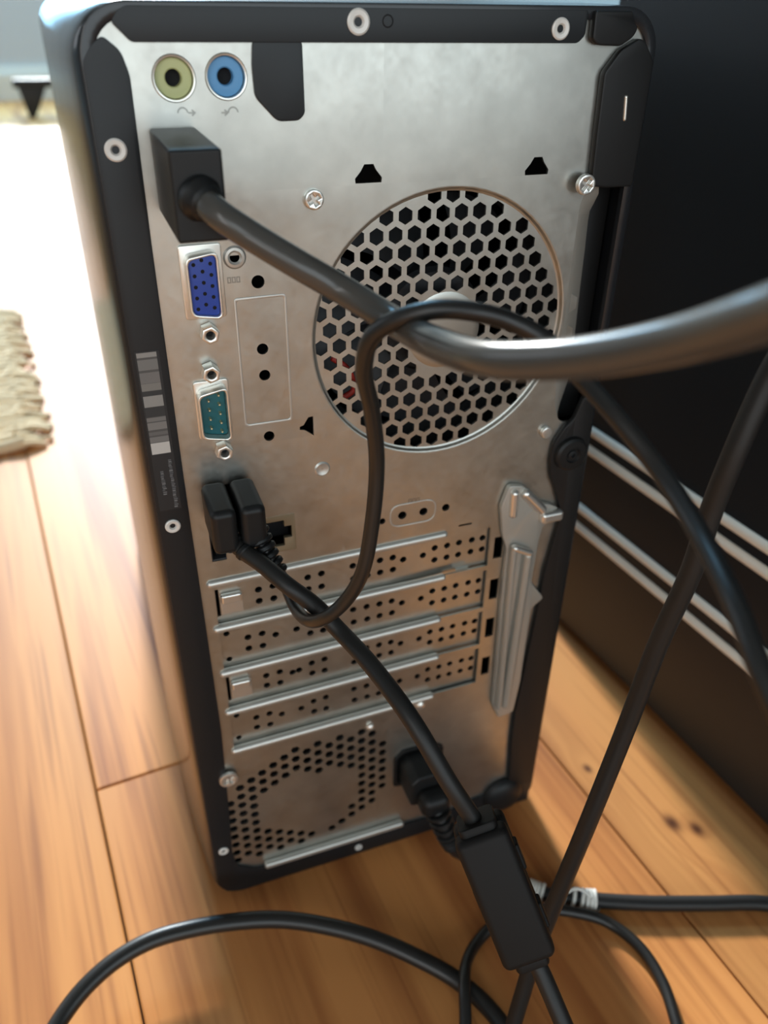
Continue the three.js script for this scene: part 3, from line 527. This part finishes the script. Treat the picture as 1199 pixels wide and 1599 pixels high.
{
  const t = thing('cable_tie', 'crumpled off-white twist tie wound round the power cord on the floor', 'cable tie', [162, 4, 61]);
  const c = curveOf([[146.6, 4, 50.4], [152.0, 4, 55.2], [170.2, 4, 65.0], [178, 4, 68.6]]);
  const wrap = (t0, t1, turns, r) => { const pts = []; for (let i = 0; i <= turns * 14; i++) { const q = i / (turns * 14), p = c.getPoint(t0 + (t1 - t0) * q), d = c.getTangent(t0 + (t1 - t0) * q), n = V(0, 1, 0), b = new THREE.Vector3().crossVectors(d, n).normalize(), a = q * turns * Math.PI * 2; pts.push([p.x + (b.x * Math.cos(a)) * r - 162, Math.max(0.9, 4 + Math.sin(a) * r) - 4, p.z + (b.z * Math.cos(a)) * r - 61]); } return tube(pts, 0.95, turns * 26, 8); };
  part('tie_wrap', [wrap(0.02, 0.4, 5, 4.3)], M.tie, t);
  part('tie_wrap', [wrap(0.5, 0.93, 6, 4.4)], M.tie, t);
  part('tie_tail', [tube([[1, 4.4, 0.4], [4, 7.5, 1.6], [8, 6.6, 3.8], [10, 4.6, 7]], 0.8, 30, 8)], M.tie, t);
}
{
  const t = thing('hanging_cable', 'black cable hanging diagonally in front of the dark cabinet, crossing behind the ferrite block', 'cable', [105, 0, 110]);
  const P = [[172, 345, 112], [160, 326, 107], [152.9, 310.2, 104.6], [150.7, 301.1, 103.6], [146.2, 280.3, 103.8], [144.6, 261.6, 102.9], [143.2, 242.0, 103.1], [139.6, 214.5, 101.5], [135.3, 178.9, 101.4], [125.6, 137.1, 104.7], [116.4, 99.9, 107.6], [110.3, 74.8, 109.8], [105.0, 51.9, 113.3], [98.1, 26.0, 119.5], [92, 9, 130], [88, 3.4, 150], [84, 3.3, 200], [70, 3.3, 300]];
  part('cord', [tube(P, 3.2, 260, 18)].map((q) => plain(q).translate(-105, 0, -110)), M.cableMatt, t);
}
{
  const t = thing('floor_cable', 'black cable bowed in a wide arch over the planks in front of the tower', 'cable', [10, 0, 40]);
  const P = [[-100, 4, 110], [-92, 8, 76], [-80.7, 12, 51.1], [-75.3, 13, 42.8], [-63.9, 16, 33.4], [-49.6, 18, 26.5], [-33.8, 19, 23.2], [-15.1, 19, 23.9], [5.1, 18, 26.9], [25.1, 16, 31.9], [44.4, 14, 40.8], [62.9, 11, 51.8], [80.0, 8, 65.7], [94.5, 5, 80.5], [104, 4.1, 99], [108, 4.1, 130], [104, 4.1, 220]];
  part('cord', [tube(P, 3.9, 220, 18)].map((q) => plain(q).translate(-10, 0, -40)), M.cableThin, t);
}
{
  const t = thing('thin_cable', 'thin black cable lying in a small loop on the planks under the ferrite block', 'cable', [140, 0, 85]);
  const P = [[150, 2.9, 240], [166, 2.9, 170], [174, 2.9, 140], [178.2, 2.9, 128.9], [183.3, 2.9, 112.3], [183.3, 2.9, 95.1], [176.0, 2.9, 79.5], [161.7, 6.5, 71], [144.1, 8, 64], [128.5, 5, 60.6], [113.5, 2.9, 65.1], [101.5, 8, 75], [95, 12.2, 85.5], [90, 8, 97.9], [85.4, 2.9, 108], [76, 2.9, 150], [70, 2.9, 220]];
  part('cord', [tube(P, 2.7, 240, 14)].map((q) => plain(q).translate(-140, 0, -85)), M.cableThin, t);
}

// ---------------------------------------------------------------- dark cabinet on the right, rug and low stand at the left
{
  const t = thing('dark_cabinet', 'tall black cabinet beside the tower with two pairs of pale horizontal strips', 'cabinet', [270, 0, -115]);
  t.rotation.y = ROOM_TURN;
  const L0 = -44, L1 = 420, H = 720;
  part('side_panel', [box(22, H - 6, L1 - L0, 11, H / 2 + 3, (L0 + L1) / 2, 2, 2)], M.cabinet, t);
  part('cabinet_body', [box(440, H - 8, L1 - L0 - 6, 242, H / 2 + 3, (L0 + L1) / 2, 2, 2)], M.cabinet, t);
  part('cabinet_top', [box(480, 20, L1 - L0 + 20, 235, H + 10, (L0 + L1) / 2, 4, 3)], M.cabinet, t);
  part('plinth', [box(430, 8, L1 - L0 - 30, 240, 4, (L0 + L1) / 2, 1)], M.blackPlastic, t);
  for (const y of [157.7, 145, 102.2, 88.2]) part('pale_strip', [new THREE.CapsuleGeometry(3.3, L1 - L0 - 10, 6, 18).rotateX(Math.PI / 2).scale(0.8, 1, 1).translate(0.4, y, (L0 + L1) / 2)], M.strip, t, 'pale cream strip');  // pale bars along the cabinet side
}
{
  // rug of thick plaited jute with a fringe of tassels
  const t = thing('jute_rug', 'rough beige jute rug with a shaggy fringe lying on the planks at the left edge', 'rug', [-282, 0, -735]);
  t.rotation.y = ROOM_TURN;
  const braid = (x0, z, len, r) => { const pts = []; for (let i = 0; i <= 26; i++) { const q = i / 26; pts.push([x0 + len * q, r * 0.9 + Math.sin(q * 70 + z) * 1.2, z + Math.sin(q * 61 + z * 0.3) * 1.6]); } return new THREE.TubeGeometry(curveOf(pts), 90, r, 7, false); };
  const rows = []; for (let k = 0; k < 34; k++) rows.push(braid(-320 + rnd() * 8, -215 + k * 13, 480 + rnd() * 10, 6.6));
  const rug = part('rug_weave', rows, M.jute, t); rug.userData.kind = 'stuff';
  const tas = []; for (let k = 0; k < 90; k++) { const z = -218 + k * 4.9, l = 20 + rnd() * 22, h = rnd() * 5, a = (rnd() - 0.5) * 12; tas.push(new THREE.TubeGeometry(curveOf([[158, 5, z], [158 + l * 0.5, 5 + h, z + a * 0.4], [158 + l, 2.2, z + a]]), 8, 2.2 + rnd() * 1.2, 6, false)); }
  const fr = part('rug_fringe', tas, M.jute, t); fr.userData.kind = 'stuff';
}
{
  const t = thing('low_stand', 'low black furniture stand with a splayed foot in front of the far baseboard', 'stand', [14, 0, -3250]);
  part('rail', [box(640, 28, 60, 170, 112, 0, 4, 2)], M.blackPaint, t);
  for (const x of [-90, 430]) part('leg', [slab(smoothPoly([[x - 45, 100], [x + 50, 100], [x + 14, 30], [x - 4, 0], [x - 26, 0]], 6), -20, 20, 3)], M.blackPaint, t);
}

// ---------------------------------------------------------------- draw
const renderer = new THREE.WebGLRenderer({ antialias: true });
renderer.toneMapping = THREE.LinearToneMapping;
renderer.toneMappingExposure = EXPOSURE;
renderer.shadowMap.enabled = true;
renderer.shadowMap.type = THREE.PCFSoftShadowMap;
renderer.render(scene, camera);
